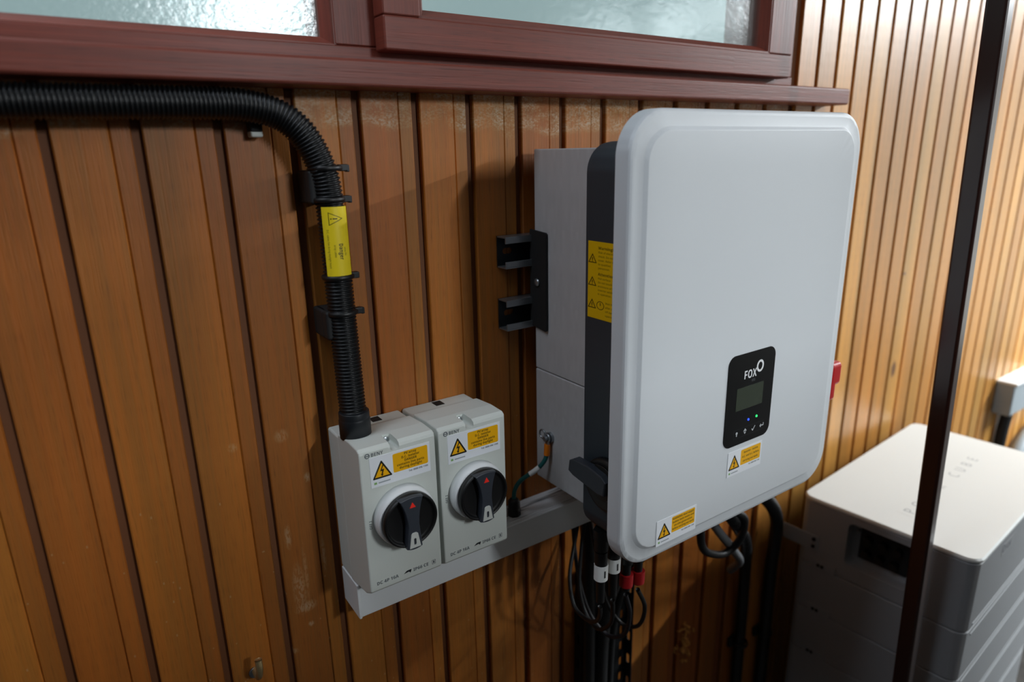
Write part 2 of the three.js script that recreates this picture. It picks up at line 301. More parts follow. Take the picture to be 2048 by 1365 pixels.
// ceiling battens (mirrored in glass and varnish) and added fill panel, out of frame
for (const L of LAMPS) {
  const t = thing('ceiling_light', L.label, 'light', [L.x, L.y, L.z]);
  const w = L.alongZ ? .09 : L.len, d = L.alongZ ? L.len : L.wide;
  mesh('housing', box(-w / 2, w / 2, .0, H - L.y, -d / 2, d / 2, .01), M.ceiling, t);
  const g = box(-w / 2 + .012, w / 2 - .012, -.03, .0, -d / 2 + .02, d / 2 - .02, .012);
  mesh('diffuser', g, L.cool ? M.fillPanelWhite : M.lampWhite, t);
  const a = new THREE.RectAreaLight(L.cool ? 0xe6f1ff : 0xf4fbff, L.power, w - .01, d - .03); a.position.set(0, -.034, 0); a.rotation.x = -Math.PI / 2; a.castShadow = true; t.add(a);
}

// ------------------------------------------------------------------ inverter
const WARN = (x, w, h, lines, amber = '#f2b200') => {   // white sticker: hazard triangle, amber panel, small print
  x.fillStyle = '#e9edf2'; x.fillRect(0, 0, w, h);
  const u = h / 100;
  x.strokeStyle = '#15130c'; x.fillStyle = amber; x.lineWidth = 5 * u; x.lineJoin = 'round';
  x.beginPath(); x.moveTo(38 * u, 20 * u); x.lineTo(68 * u, 72 * u); x.lineTo(10 * u, 72 * u); x.closePath(); x.fill(); x.stroke();
  x.fillStyle = '#15130c'; x.beginPath(); x.moveTo(41 * u, 32 * u); x.lineTo(32 * u, 52 * u); x.lineTo(39 * u, 51 * u); x.lineTo(36 * u, 62 * u); x.lineTo(33 * u, 61 * u); x.lineTo(38 * u, 69 * u); x.lineTo(43 * u, 62 * u); x.lineTo(40 * u, 62 * u); x.lineTo(46 * u, 46 * u); x.lineTo(38 * u, 47 * u); x.lineTo(45 * u, 32 * u); x.fill();
  x.fillStyle = amber; const px = 76 * u, py = 8 * u, pw = w - px - 8 * u, ph = 62 * u, r = 5 * u;
  x.beginPath(); x.moveTo(px + r, py); x.arcTo(px + pw, py, px + pw, py + ph, r); x.arcTo(px + pw, py + ph, px, py + ph, r); x.arcTo(px, py + ph, px, py, r); x.arcTo(px, py, px + pw, py, r); x.fill();
  x.fillStyle = '#2a2006'; x.textAlign = 'center'; x.font = `bold ${Math.round(10.5 * u)}px sans-serif`;
  lines.forEach((s, i) => x.fillText(s, px + pw / 2, py + (ph / (lines.length + .6)) * (i + 1), pw - 8 * u));
  x.fillStyle = '#3b3f44'; x.font = `bold ${Math.round(8 * u)}px sans-serif`; x.textAlign = 'right'; x.fillText('Tel: 0800 096 1100', w - 9 * u, 81 * u);
  x.fillStyle = '#7fae66'; x.fillRect(10 * u, 84 * u, 9 * u, 7 * u); x.fillStyle = '#9aa3a8'; x.fillRect(24 * u, 86 * u, 40 * u, 4 * u);
};
const stickerA = std({ map: canvasTex(440, 216, (x, w, h) => WARN(x, w, h, ['PV array', 'D.C. isolator', 'DANGER', 'contains live parts', 'during daylight'])), roughness: .4 });
const stickerB = std({ map: canvasTex(440, 216, (x, w, h) => WARN(x, w, h, ['Inverter - isolate', 'A.C. and D.C. before', 'carrying out work'])), roughness: .4 });
const stickerC = std({ map: canvasTex(440, 216, (x, w, h) => WARN(x, w, h, ['WARNING dual supply', 'Isolate both mains and', 'on-site generation', 'before carrying out work'])), roughness: .4 });

const CX = .677, CY = 1.280, CW = .414, CHH = .516;
{
  const inv = thing('solar_inverter', 'large wall-mounted solar inverter with pale grey front cover and small display', 'inverter', [CX, 1.022, 0]);
  const P = (g) => g.translate(-CX, -1.022, 0);
  const add = (n, g, m, p = inv) => mesh(n, Array.isArray(g) ? g.map(q => P(q)) : P(g), m, p);
  const ring = (i, z, r = .046) => [CX, CY, CW - 2 * i, CHH - 2 * i, Math.max(.006, r - i * .6), z];
  add('front_cover', loft([ring(.010, .226, .046), ring(.001, .2262), ring(0, .2275), ring(0, .2435), ring(.0004, .2455), ring(.0014, .2472), ring(.0032, .2484), ring(.0060, .2489), ring(.0165, .2490), ring(.0172, .2491), ring(.0176, .2493), ring(.0208, .2523), ring(.0213, .2526), ring(.0220, .2527), ring(.0245, .2527), ring(.0600, .2527)], 14, true, true), M.cover);
  const body = add('body', loft([[.678, 1.270, .352, .452, .022, .1545], [.678, 1.270, .366, .466, .028, .1558], [.678, 1.270, .374, .474, .032, .160], [.678, 1.270, .376, .476, .033, .168], [.678, 1.270, .376, .476, .033, .2262]], 10), M.body);
  const ch = add('chassis', [box(.52, .838, 1.2082, 1.5015, .022, .158, .0018), box(.52, .838, 1.0415, 1.2072, .022, .158, .0018)], M.alloy);
  ch.userData.label = 'grey metal heat sink housing behind the dark body';
  // display
  const print = phy({ map: canvasTex(512, 680, (x, w, h) => {
    x.fillStyle = '#08090b'; x.fillRect(0, 0, w, h);
    x.fillStyle = '#e6e8ea'; x.strokeStyle = '#e6e8ea'; x.font = 'bold 84px sans-serif'; x.textAlign = 'left'; x.fillText('FOX', 170, 190, 140);
    x.lineWidth = 17; x.beginPath(); x.ellipse(345, 122, 31, 37, 0, 0, 7); x.stroke();
    x.fillStyle = '#777b80'; x.font = '24px sans-serif'; x.fillText('ESS', 262, 222);
    x.strokeStyle = '#2a2d30'; x.lineWidth = 3; x.strokeRect(108, 560, 330, 66);
    x.fillStyle = '#b9bdc0'; x.strokeStyle = '#b9bdc0'; x.lineWidth = 8;
    x.beginPath(); x.arc(140, 588, 11, 0, 7); x.fill(); x.fillRect(135, 590, 10, 22);
    x.beginPath(); x.moveTo(232, 570); x.lineTo(252, 592); x.lineTo(212, 592); x.fill(); x.beginPath(); x.moveTo(232, 616); x.lineTo(246, 598); x.lineTo(218, 598); x.fill();
    x.beginPath(); x.moveTo(308, 594); x.lineTo(320, 608); x.lineTo(344, 576); x.stroke();
    x.beginPath(); x.moveTo(440, 578); x.lineTo(440, 596); x.lineTo(404, 596); x.stroke(); x.beginPath(); x.moveTo(414, 584); x.lineTo(402, 596); x.lineTo(414, 608); x.stroke();
  }), roughness: .34, specularIntensity: .35 });
  const dg = rrSlab(.6845, 1.195, .0925, .1215, .013, .2522, .2534); { const p = dg.attributes.position, u = dg.attributes.uv; for (let k = 0; k < p.count; k++) u.setXY(k, (p.getX(k) - .6845) / .0925 + .5, (p.getY(k) - 1.195) / .1215 + .5); }
  const dsp = add('display_panel', dg, print); dsp.userData.label = 'black display panel lettered FOX';
  add('screen', rrSlab(.684, 1.1965, .053, .030, .001, .2533, .25355), M.screen, dsp);
  add('indicator_light', lathe([[0, 0], [.0017, 0], [.0014, .0007], [0, .0009]], 'z', [.6850, 1.1648, .2534], 14), std({ color: 0x2030ff, emissive: 0x2a4cff, emissiveIntensity: 2.5 }), dsp).userData.label = 'lit blue indicator light';
  add('indicator_light', lathe([[0, 0], [.0017, 0], [.0014, .0007], [0, .0009]], 'z', [.7015, 1.1655, .2534], 14), std({ color: 0x20ff60, emissive: 0x30ff70, emissiveIntensity: 2.0 }), dsp).userData.label = 'lit green indicator light';
  add('warning_sticker', T(sheetGeo(.069, .0345), .6850, 1.1095, .25295), stickerB).userData.label = 'white and amber warning sticker below the display';
  add('warning_sticker', T(sheetGeo(.070, .0340), .5605, 1.0570, .25295), stickerC).userData.label = 'white and amber warning sticker at the bottom left corner';
  // yellow label on the side of the dark body
  const sideTex = canvasTex(256, 480, (x, w, h) => {
    x.fillStyle = '#d8ac00'; x.fillRect(0, 0, w, h); x.fillStyle = '#2b2205'; x.strokeStyle = '#2b2205';
    const tri = (cy) => { x.lineWidth = 5; x.beginPath(); x.moveTo(32, cy - 28); x.lineTo(58, cy + 22); x.lineTo(6, cy + 22); x.closePath(); x.stroke(); x.fillRect(29, cy - 10, 6, 18); x.fillRect(29, cy + 12, 6, 5); };
    tri(108); tri(250); tri(392); x.lineWidth = 4; x.beginPath(); x.arc(92, 392, 25, 0, 7); x.stroke(); x.fillRect(89, 374, 5, 20);
    x.font = 'bold 24px sans-serif'; x.fillText('Warning!', 72, 46); x.fillText('Attention!', 72, 206);
    x.font = '17px sans-serif';
    ['Risk of electric', 'shock. Do not remove', 'cover. Refer servicing', 'to qualified', 'personnel.'].forEach((s, i) => x.fillText(s, 72, 70 + 24 * i));
    ['Hot surface', 'Do not touch the', 'enclosure of the', 'inverter while', 'in operation.'].forEach((s, i) => x.fillText(s, 72, 230 + 24 * i));
    ['Wait for 5 min', 'after switching', 'off before', 'opening.'].forEach((s, i) => x.fillText(s, 126, 376 + 26 * i));
  });
  const sl = sheetGeo(.060, .0875); sl.rotateY(-Math.PI / 2); add('side_label', T(sl, .4898, 1.358, .1955), std({ map: sideTex, roughness: .4 })).userData.label = 'yellow side label with three hazard triangles';
  // rotary DC switch on the left flank
  const sw = add('side_switch', [lathe([[0, 0], [.034, 0], [.034, .006], [.032, .0085], [.0285, .009], [0, .009]], '-x', [.4905, 1.115, .2060], 40), lathe([[0, 0], [.023, 0], [.022, .003], [0, .0035]], '-x', [.4818, 1.119, .2040], 32)], M.black);
  sw.userData.label = 'black rotary switch on the side of the inverter';
  { const s = [[-.042, -.0085], [-.034, -.0105], [.012, -.0105], [.020, -.0080], [.020, .0080], [.012, .0120], [-.010, .0130], [-.036, .0090], [-.042, .0040]]; const g = new THREE.ExtrudeGeometry(new THREE.Shape(s.map(p => new THREE.Vector2(...p))), { depth: .0085, bevelEnabled: true, bevelSize: .0016, bevelThickness: .0016, bevelSegments: 2 }); g.rotateY(-Math.PI / 2); g.rotateX(.14); add('handle', T(g, .4795, 1.123, .2000), phy({ color: 0x2a3038, roughness: .42 }), sw); }
  const wt = (s, y, z, w) => { const g = sheetGeo(w, .007, .0002); g.rotateY(-Math.PI / 2); return [g, std({ map: canvasTex(128, 48, (x, W, Hh) => { x.fillStyle = '#10161b'; x.fillRect(0, 0, W, Hh); x.fillStyle = '#c8ccd0'; x.font = 'bold 40px sans-serif'; x.fillText(s, 6, 38, 116); }), roughness: .5 }), y, z]; };
  for (const [s, y, z, w, xx] of [['ON', 1.1715, .2200, .011, .4898], ['OFF', 1.1000, .2160, .012, .4813]]) { const [g, m] = wt(s, y, z, w); add('switch_text', T(g, xx, y, z), m, sw); }
  // red lockable switch on the right flank
  const rs = add('red_switch', [rod([.864, 1.165, .212], [.900, 1.165, .212], .012), box(.889, .918, 1.158, 1.194, .2120, .2430, .007, 3), box(.889, .906, 1.136, 1.172, .2160, .2430, .006, 3)], M.red); rs.userData.label = 'red switch handle on the right flank';
  // earth stud with spring washer and wing
  const es = add('earth_stud', [rod([.516, 1.1140, .0560], [.5215, 1.1140, .0560], .0075, .0075, 20), rod([.508, 1.1140, .0560], [.5215, 1.1140, .0560], .0038, .0038, 6), T(new THREE.TorusGeometry(.0062, .0012, 8, 20).rotateY(Math.PI / 2), .5120, 1.1175, .0470)], M.steel);
  es.userData.label = 'steel earth stud with washer';
  // sockets along the underside
  for (const [x, y, z, r, l] of [[.505, 1.036, .180, .010, .030], [.527, 1.036, .180, .010, .030], [.549, 1.036, .182, .010, .034], [.571, 1.036, .182, .010, .034], [.625, 1.036, .17, .013, .04], [.700, 1.036, .165, .015, .035], [.770, 1.036, .160, .021, .055], [.832, 1.036, .160, .021, .055]]) add('cable_gland', [rod([x, y, z], [x, y - l * .45, z], r * 1.1, r * 1.1, 6), rod([x, y - l * .4, z], [x, y - l, z], r, r * .9)], M.black);
}
// support rails and side bracket
for (const [y0, y1, lab] of [[1.3515, 1.3930, 'galvanised slotted rail behind inverter, the upper of the two'], [1.2675, 1.3090, 'galvanised slotted rail behind inverter, the lower of the two']]) {
  const t = thing('support_rail', lab, 'rail', [.68, y0, 0]);
  const holes = []; for (let x = -.19; x < .2; x += .05) holes.push(slotHole(x, (y1 - y0) / 2, .016, .008));
  mesh('web', prism([[-.206, 0], [.206, 0], [.206, y1 - y0], [-.206, y1 - y0]], .0018, 'z', .0002, holes), M.darkSteel, t);
  for (const s of [0, 1]) { const a = s ? y1 - y0 - .0018 : 0; mesh('flange', box(-.206, .206, a, a + .0018, .002, .0215), M.steel, t); mesh('lip', box(-.206, .206, s ? y1 - y0 - .009 : .0018, s ? y1 - y0 - .0018 : .009, .0197, .0215, .0005), M.steel, t); }
}
{
  const t = thing('side_bracket', 'flat black fixing plate with one screw beside the support rails', 'bracket', [.516, 1.270, .034]);
  const g = prism([[-.0165, 0], [.0165, -.004], [.0180, -.002], [.0180, .126], [.0165, .1275], [-.0165, .130]], .0030, 'x', -.0005); mesh('plate', g, M.blackMatt, t);
  mesh('screw', [lathe([[0, 0], [.0056, 0], [.0052, .0022], [.0028, .0036], [0, .0038]], '-x', [-.0002, .0610, 0], 16)], M.steel, t);
}

// ------------------------------------------------------------------ mini trunking under the isolators
{
  const t = thing('cable_trunking', 'white plastic cable trunking running below the two isolators', 'trunking', [.2275, .948, 0]);
  mesh('channel', [box(.002, .386, 0, .0465, 0, .0440, .0012)], M.trunk, t);
  mesh('lid', prism([[.0442, 0], [.0490, 0], [.0502, .0012], [.0502, .0455], [.0490, .0465], [.0442, .0465]], .3845, 'x', .0016), M.trunkLid, t);
  mesh('end_cap', [box(-.0018, .0018, -.001, .0475, 0, .0510, .0012)], M.trunkLid, t).userData.label = 'white end cap of the trunking';
}

// ------------------------------------------------------------------ isolators
const isoFace = (x, w, h) => { x.fillStyle = '#d0d5cf'; x.fillRect(0, 0, w, h); };
function isolator(x0, label, slotX) {
  const t = thing('rotary_isolator', label, 'isolator', [x0, .997, 0], undefined), W = .0925;
  const base = mesh('back_box', box(0, W, 0, .1900, 0, .0360, .003), M.isoGrey, t);
  mesh('cable_slot', box(slotX, slotX + .012, .1885, .1905, .006, .020), M.blackMatt, base);
  // front shell: side profile with chamfered top and drawn-in bottom, corners rounded
  const prof = [[.0372, .0012], [.0830, .0090], [.0955, .0160], [.0974, .0185], [.0976, .0215], [.0976, .1890], [.0970, .1915], [.0935, .1935], [.0700, .1945], [.0372, .1920]];
  const g = new THREE.ExtrudeGeometry(new THREE.Shape(prof.map(p => new THREE.Vector2(...p))), { depth: W - .004, bevelEnabled: true, bevelSize: .0016, bevelThickness: .0020, bevelSegments: 3, curveSegments: 4 });
  { const p = g.attributes.position; for (let i = 0; i < p.count; i++) { const a = p.getX(i), b = p.getY(i), c = p.getZ(i); p.setXYZ(i, c + .002, b - .0004, a - .0012); } flip(g); g.computeVertexNormals(); }
  // screw notch cut into the upper edge
  const ev = new Evaluator(); ev.attributes = ['position', 'normal', 'uv'];
  const A = new Brush(g), B = new Brush(T(new RoundedBoxGeometry(.0110, .022, .034, 2, .003), W / 2 - .004, .1965, .0905)); A.updateMatrixWorld(); B.updateMatrixWorld();
  const cut = ev.evaluate(A, B, SUBTRACTION).geometry; 
  const shell = mesh('front_cover', cut, M.isoGrey, t);
  mesh('screw', lathe([[0, 0], [.0038, 0], [.0034, .0012], [0, .0016]], 'z', [W / 2 - .004, .1890, .0735], 14), M.steel, shell);
  mesh('warning_sticker', T(sheetGeo(.0735, .0365), .0480, .1655, .0983), stickerA, t);
  const txt = (s, wpx, x, y, w, h, draw) => mesh('lettering', T(sheetGeo(w, h, .0001), x, y, .0981), std({ map: canvasTex(wpx, Math.round(wpx * h / w), (c, cw, chh) => { isoFace(c, cw, chh); c.fillStyle = '#3d444a'; draw ? draw(c, cw, chh) : (c.font = `bold ${Math.round(chh * .8)}px sans-serif`, c.textBaseline = 'middle', c.fillText(s, 2, chh / 2, cw - 4)); }), roughness: .5 }), t);
  txt('', 256, .0205, .1868, .029, .0078, (c, w, h) => { c.strokeStyle = '#4a525a'; c.lineWidth = 9; c.beginPath(); c.arc(30, h / 2, 22, 0, 7); c.stroke(); c.fillRect(12, h / 2 - 4, 36, 8); c.font = 'bold 50px sans-serif'; c.textBaseline = 'middle'; c.fillText('BENY', 66, h / 2, 180); });
  txt('DC 4P 16A', 256, .0225, .0258, .030, .0072); txt('IP66 CE', 256, .0700, .0258, .032, .0072, (c, w, h) => { c.font = `bold ${Math.round(h * .8)}px sans-serif`; c.textBaseline = 'middle'; c.fillText('IP66 CE', 2, h / 2, 180); c.strokeStyle = '#3d444a'; c.lineWidth = 4; c.strokeRect(204, 8, 34, h - 16); c.fillRect(214, 16, 14, h - 32); });
  txt('', 128, .0068, .103, .0060, .022, (c, w, h) => { c.save(); c.translate(w / 2, h / 2); c.rotate(-Math.PI / 2); c.font = 'bold 92px sans-serif'; c.textAlign = 'center'; c.textBaseline = 'middle'; c.fillText('OFF I', 0, 0, h - 30); c.restore(); });
  mesh('maker_mark', T(prism([[0, 0], [.004, .0028], [.010, .0030], [.0085, -.0012], [.0065, .0008]], .0004, 'z'), .042, .0250, .0979), M.darkSteel, t);
  // rotary handle
  const kx = W / 2, ky = .1055;
  mesh('collar', lathe([[0, 0], [.0362, 0], [.0358, .010], [.0348, .0140], [.0330, .0152], [0, .0152]], 'z', [kx, ky, .0974], 48), M.isoWhite, t);
  const kn = mesh('knob', lathe([[0, 0], [.0328, 0], [.0332, .005], [.0325, .0082], [.0305, .0095], [.0290, .0072], [.0270, .0040], [0, .0036]], 'z', [kx, ky, .1128], 48), M.black, t);
  const bar = new THREE.Shape(); bar.moveTo(-.0135, .0292); bar.quadraticCurveTo(0, .0335, .0125, .0292); bar.quadraticCurveTo(.0062, .012, .0062, -.004); bar.lineTo(.0085, -.0310); bar.quadraticCurveTo(0, -.0345, -.0085, -.0310); bar.lineTo(-.0055, -.004); bar.quadraticCurveTo(-.0060, .014, -.0135, .0292);
  mesh('grip', T(new THREE.ExtrudeGeometry(bar, { depth: .0100, bevelEnabled: true, bevelSize: .0010, bevelThickness: .0014, bevelSegments: 3, curveSegments: 10 }), kx, ky, .1148), phy({ color: 0x343941, roughness: .4 }), kn);
  mesh('pointer', T(prism([[-.0036, 0], [.0036, 0], [0, .0065]], .0004, 'z'), kx, ky + .0195, .1262), phy({ color: 0xff3326, roughness: .4 }), kn).userData.label = 'red triangular pointer';
  mesh('lock_tag', T(prism([[-.0068, 0], [.0068, 0], [.0040, .0170], [.0022, .0185], [-.0022, .0185], [-.0040, .0170]], .0012, 'z', 0, [slotHole(0, .0075, .003, .0085)]), kx, ky - .0305, .1260), M.tagGrey, kn).userData.label = 'pale padlock tag';
  return t;
}
isolator(.2260, 'grey rotary isolator with black conduit entering its top', .050);
isolator(.3230, 'grey rotary isolator on the right, beside the green earth cable', .040);

// ------------------------------------------------------------------ corrugated conduit
{
  const pts = [[-.70, 1.546, .026], [-.30, 1.547, .026], [-.10, 1.547, .027], [.05, 1.548, .028], [.131, 1.5485, .029], [.172, 1.547, .030], [.202, 1.5385, .031], [.2205, 1.523, .033], [.2325, 1.502, .034], [.2395, 1.480, .035], [.2425, 1.454, .035], [.2435, 1.412, .036], [.2435, 1.347, .038], [.2435, 1.291, .041], [.2430, 1.239, .045], [.2425, 1.213, .048], [.2425, 1.196, .050]];
  const t = thing('flexible_conduit', 'black corrugated conduit bending down to the left isolator', 'conduit', [.2425, 1.187, .050]);
  const P = g => g.translate(-.2425, -1.187, -.050), pitch = .0040;
  mesh('corrugated_tube', P(sweep(pts, s =>   .0143 + .0009 * Math.max(-1, Math.min(1, 1.6 * Math.sin(s / pitch * 2 * Math.PI))), 2200, 20)), M.conduit, t);
  mesh('gland', [P(lathe([[0, -.001], [.0178, -.001], [.0178, .020], [.0168, .0215], [.0172, .0225], [.0172, .0290], [.0160, .0300], [0, .0300]], 'y', [.2425, 1.1905, .050], 32))], phy({ color: 0x14181c, roughness: .45 }), t);
  const lt = canvasTex(160, 512, (x, w, h) => {
    x.fillStyle = '#e9cf1f'; x.fillRect(0, 0, w, h); x.save(); x.translate(w, 0); x.rotate(Math.PI / 2);      // text runs down the label
    x.strokeStyle = '#2a2406'; x.fillStyle = '#2a2406'; x.lineWidth = 4; x.beginPath(); x.moveTo(40, 120); x.lineTo(128, 120); x.lineTo(84, 44); x.closePath(); x.stroke(); x.fillRect(80, 72, 8, 26); x.fillRect(80, 104, 8, 8);
    x.font = 'bold 34px sans-serif'; x.fillText('Danger', 262, 76, 140); x.font = '17px sans-serif'; x.fillText('solar PV', 290, 46); x.fillText('array cables', 270, 104, 120); x.fillText('D.C. cables live during daylight hours', 160, 138, 300); x.restore();
  });
  // the label is a strip bent round the front of the tube
  const lw = .030, lh = .0745, n = 10, pos = [], uv = [], idx = [], R = .0162;
  for (let s = 0; s < 2; s++) for (let j = 0; j <= 1; j++) for (let i = 0; i <= n; i++) { const a = (i / n - .5) * lw / R - .10, r = R - s * .0004; pos.push(Math.sin(a) * r, (j - .5) * lh, Math.cos(a) * r); uv.push(i / n, j); }
  const w = n + 1, o = 2 * w; for (let i = 0; i < n; i++) { idx.push(i, i + 1, w + i, i + 1, w + i + 1, w + i); idx.push(o + i, o + w + i, o + i + 1, o + i + 1, o + w + i, o + w + i + 1); idx.push(i, o + i, i + 1, i + 1, o + i, o + i + 1, w + i, w + i + 1, o + w + i, w + i + 1, o + w + i + 1, o + w + i); }
  const lg = new THREE.BufferGeometry(); lg.setAttribute('position', new THREE.Float32BufferAttribute(pos, 3)); lg.setAttribute('uv', new THREE.Float32BufferAttribute(uv, 2)); lg.setIndex(idx); lg.computeVertexNormals();
  mesh('danger_label', P(T(lg, .2435, 1.4105, .0360)), std({ map: lt, roughness: .4, side: THREE.DoubleSide }), t).userData.label = 'yellow danger label on the conduit';
}
function saddle(y, x, z, h, ties, label) {
  const t = thing('conduit_clip', label, 'clip', [x, y, 0]);
  mesh('base', [box(-.020, .012, -h / 2, h / 2, .0002, z - .008, .003), box(-.0195, -.0120, -h / 2, h / 2, .004, z + .004, .003)], M.blackMatt, t);
  for (const dy of ties) {
    mesh('tie', T(new THREE.TorusGeometry(.0160, .0016, 8, 32).rotateX(Math.PI / 2).scale(1, 1.7, 1), 0, dy, z), M.black, t);
    mesh('tie_head', [box(.0130, .0225, dy - .0035, dy + .0035, z - .002, z + .006, .001), box(.0205, .0245, dy - .0045, dy + .0030, z - .001, z + .005, .001)], M.black, t);
  }
}
saddle(1.4675, .2415, .0352, .034, [.0190, -.0130], 'black conduit clip just above the yellow danger label');
saddle(1.3200, .2435, .0395, .032, [.0130], 'black conduit clip below the yellow danger label');
{ const t = thing('cable_tie', 'black cable tie round the conduit at the lower end of the yellow label', 'cable tie', [.2435, 1.3725, .0372]); mesh('strap', new THREE.TorusGeometry(.0160, .0016, 8, 32).rotateX(Math.PI / 2).scale(1, 1.7, 1), M.black, t); mesh('tie_head', [box(.0130, .0225, -.0035, .0035, -.002, .006, .001)], M.black, t); }
{ const t = thing('conduit_clip', 'black conduit clip under the window sill where the conduit bends', 'clip', [.182, 1.545, 0]); mesh('base', box(-.006, .006, -.022, .012, .0002, .017, .002), M.blackMatt, t); mesh('foot', box(-.006, .006, -.027, -.0205, .0002, .016, .002), M.tagGrey, t); }

// ------------------------------------------------------------------ earth cable
{
  const t = thing('earth_cable', 'short green earth cable with orange lug between trunking and inverter', 'cable', [.474, .9945, .028]);
  const P = g => g.translate(-.474, -.9945, -.028);
  const pts = [[.474, 1.020, .028], [.4745, 1.034, .030], [.479, 1.050, .037], [.490, 1.062, .046], [.502, 1.071, .052], [.510, 1.083, .056], [.5125, 1.095, .057]];
  mesh('wire', P(sweep(pts, .0031, 50, 12)), M.earthGreen, t);
  mesh('marker', P(sweep([[.4895, 1.0615, .0457], [.4958, 1.0660, .0492], [.5022, 1.0712, .0521]], .0037, 12, 14)), M.white, t).userData.label = 'white cable marker';
  mesh('lug_sleeve', P(rod([.5120, 1.0890, .0568], [.5132, 1.1050, .0566], .0044, .0044, 16)), M.orange, t).userData.label = 'orange crimp lug sleeve';
  mesh('ring_lug', [P(box(.5118, .5146, 1.1040, 1.1120, .0530, .0600, .0006)), P(T(new THREE.TorusGeometry(.0052, .0016, 8, 20).rotateY(Math.PI / 2), .5135, 1.1140, .0560))], M.steel, t);
  mesh('gland', P(lathe([[0, 0], [.0098, 0], [.0098, .009], [.0085, .010], [.0090, .011], [.0088, .022], [.0050, .026], [0, .026]], 'y', [.474, .9950, .028], 8)), M.black, t);
}

// ------------------------------------------------------------------ cables, plugs and tray below the inverter
const plugs = [[.505, .180, M.white, .974, .022, 'black plug with white marker, hanging leftmost under the inverter'], [.527, .180, M.white, .976, .020, 'black plug with white marker, second from left under the inverter'], [.549, .182, M.redDark, .944, .018, 'black plug with red collar, third from left under the inverter'], [.571, .182, M.redDark, .940, .018, 'black plug with red collar, rightmost under the inverter']];
plugs.forEach(([x, z, m, y, h, label], i) => {
  const t = thing('cable_plug', label, 'plug', [x, .918, z]);
  mesh('plug_body', [rod([0, .086, 0], [0, .052, 0], .0085, .0085, 16), rod([0, .052, 0], [0, .010, 0], .0062, .0055, 16)], M.black, t);
  mesh('collar', rod([0, y - .918 - h / 2, 0], [.0005, y - .918 + h / 2, 0], .0092, .0092, 16), m, t);
  if (i < 2) { const g = sheetGeo(.0022, .010, .0001); mesh('marker_text', T(g, -.001, y - .918, .0092), std({ color: 0x222222, roughness: .6 }), t); }
});
const cable = (name, pts, r, mat, label, n = 60) => single(name, sweep(pts, r, n, 10), mat, label, 'cable');
cable('solar_cable', [[.597, .948, .028], [.580, .905, .036], [.556, .868, .055], [.545, .838, .080], [.543, .836, .110], [.530, .862, .145], [.509, .905, .176], [.505, .920, .180]], .0031, M.black, 'thin black cable looping lowest to the left below the trunking end');
cable('solar_cable', [[.604, .948, .034], [.590, .90, .042], [.572, .845, .060], [.568, .812, .082], [.566, .808, .108], [.552, .850, .150], [.530, .905, .178], [.527, .920, .180]], .0031, M.black, 'thin black cable making the second loop below the trunking end');
cable('solar_cable', [[.590, .948, .020], [.586, .90, .030], [.580, .85, .050], [.583, .80, .075], [.593, .778, .100], [.592, .800, .135], [.565, .880, .175], [.549, .920, .182]], .0031, phy({ color: 0x17161c, roughness: .5 }), 'thin dark cable hanging in a loop down in front of the tray');
cable('solar_cable', [[.606, .948, .042], [.613, .88, .054], [.623, .80, .068], [.640, .765, .085], [.636, .785, .120], [.600, .870, .170], [.572, .918, .182]], .0031, M.black, 'thin black cable rising on the right to the second red collar');
{
  const t = thing('cable_tray', 'dark perforated steel cable tray fixed upright below the inverter', 'cable tray', [.670, 0, 0]);
  const holes = []; for (let y = .05; y < .80; y += .034) { for (const x of [-.046, -.022, .002, .026, .048]) holes.push(slotHole(x, y + (Math.round((x + .05) * 100) % 2 ? .012 : 0), .008, .018)); }
  mesh('web', prism([[-.060, 0], [.060, 0], [.060, .83], [-.060, .83]], .0015, 'z', .004, holes), M.darkSteel, t);
  for (const s of [-1, 1]) { const hs = []; for (let y = .05; y < .80; y += .05) hs.push(slotHole(.013, y, .007, .02)); const g = prism([[.004, 0], [.0225, 0], [.0225, .83], [.004, .83]], .0014, 'x', s < 0 ? -.060 : .0586, hs); mesh('flange', g, M.darkSteel, t); }
}
single('tray_pipe', sweep([[.622, 0.0, .0245], [.622, .3, .0245], [.6215, .80, .0245], [.617, .90, .0255], [.612, .947, .0255]], .0115, 60, 18), M.black, 'smooth black pipe standing in the left side of the tray', 'pipe');
single('tray_pipe', sweep([[.655, 0.0, .0220], [.655, .3, .0220], [.656, .72, .0235], [.650, .84, .060], [.627, .96, .140], [.625, .998, .168]], .0135, 60, 18), M.blackMatt, 'thick black hose rising from the tray to the inverter underside', 'hose');
single('tray_cable', sweep([[.682, 0.0, .0150], [.682, .4, .0150], [.686, .70, .018], [.690, .82, .05], [.698, .95, .135], [.700, 1.003, .165]], .0075, 60, 14), M.blackMatt, 'black data cable on the right side of the tray', 'cable');
single('flexible_hose', sweep([[1.150, 0, .018], [1.150, .2, .018], [1.150, .45, .018], [1.142, .63, .022], [1.108, .76, .046], [.985, .88, .095], [.875, .952, .135], [.832, .984, .160]], s =>   .0122 + .0009 * Math.sin(s / .0045 * 6.283), 1200, 16), M.conduit, 'black ribbed hose running nearest the battery stack', 'hose');
single('flexible_hose', sweep([[1.062, 0, .016], [1.062, .2, .016], [1.062, .48, .016], [1.048, .64, .024], [1.005, .745, .050], [.89, .86, .110], [.80, .945, .150], [.770, .984, .160]], s =>   .0105 + .0009 * Math.sin(s / .0045 * 6.283), 1200, 16), M.conduit, 'black ribbed hose on the boards left of the other hose', 'hose');
single('loop_cable', sweep([[.735, .96, .150], [.755, .895, .140], [.803, .850, .122], [.848, .832, .119], [.868, .852, .128], [.862, .90, .140], [.80, .95, .155], [.772, .975, .158]], .0065, 70, 12), M.black, 'black cable loop dangling under the middle of the inverter', 'cable');
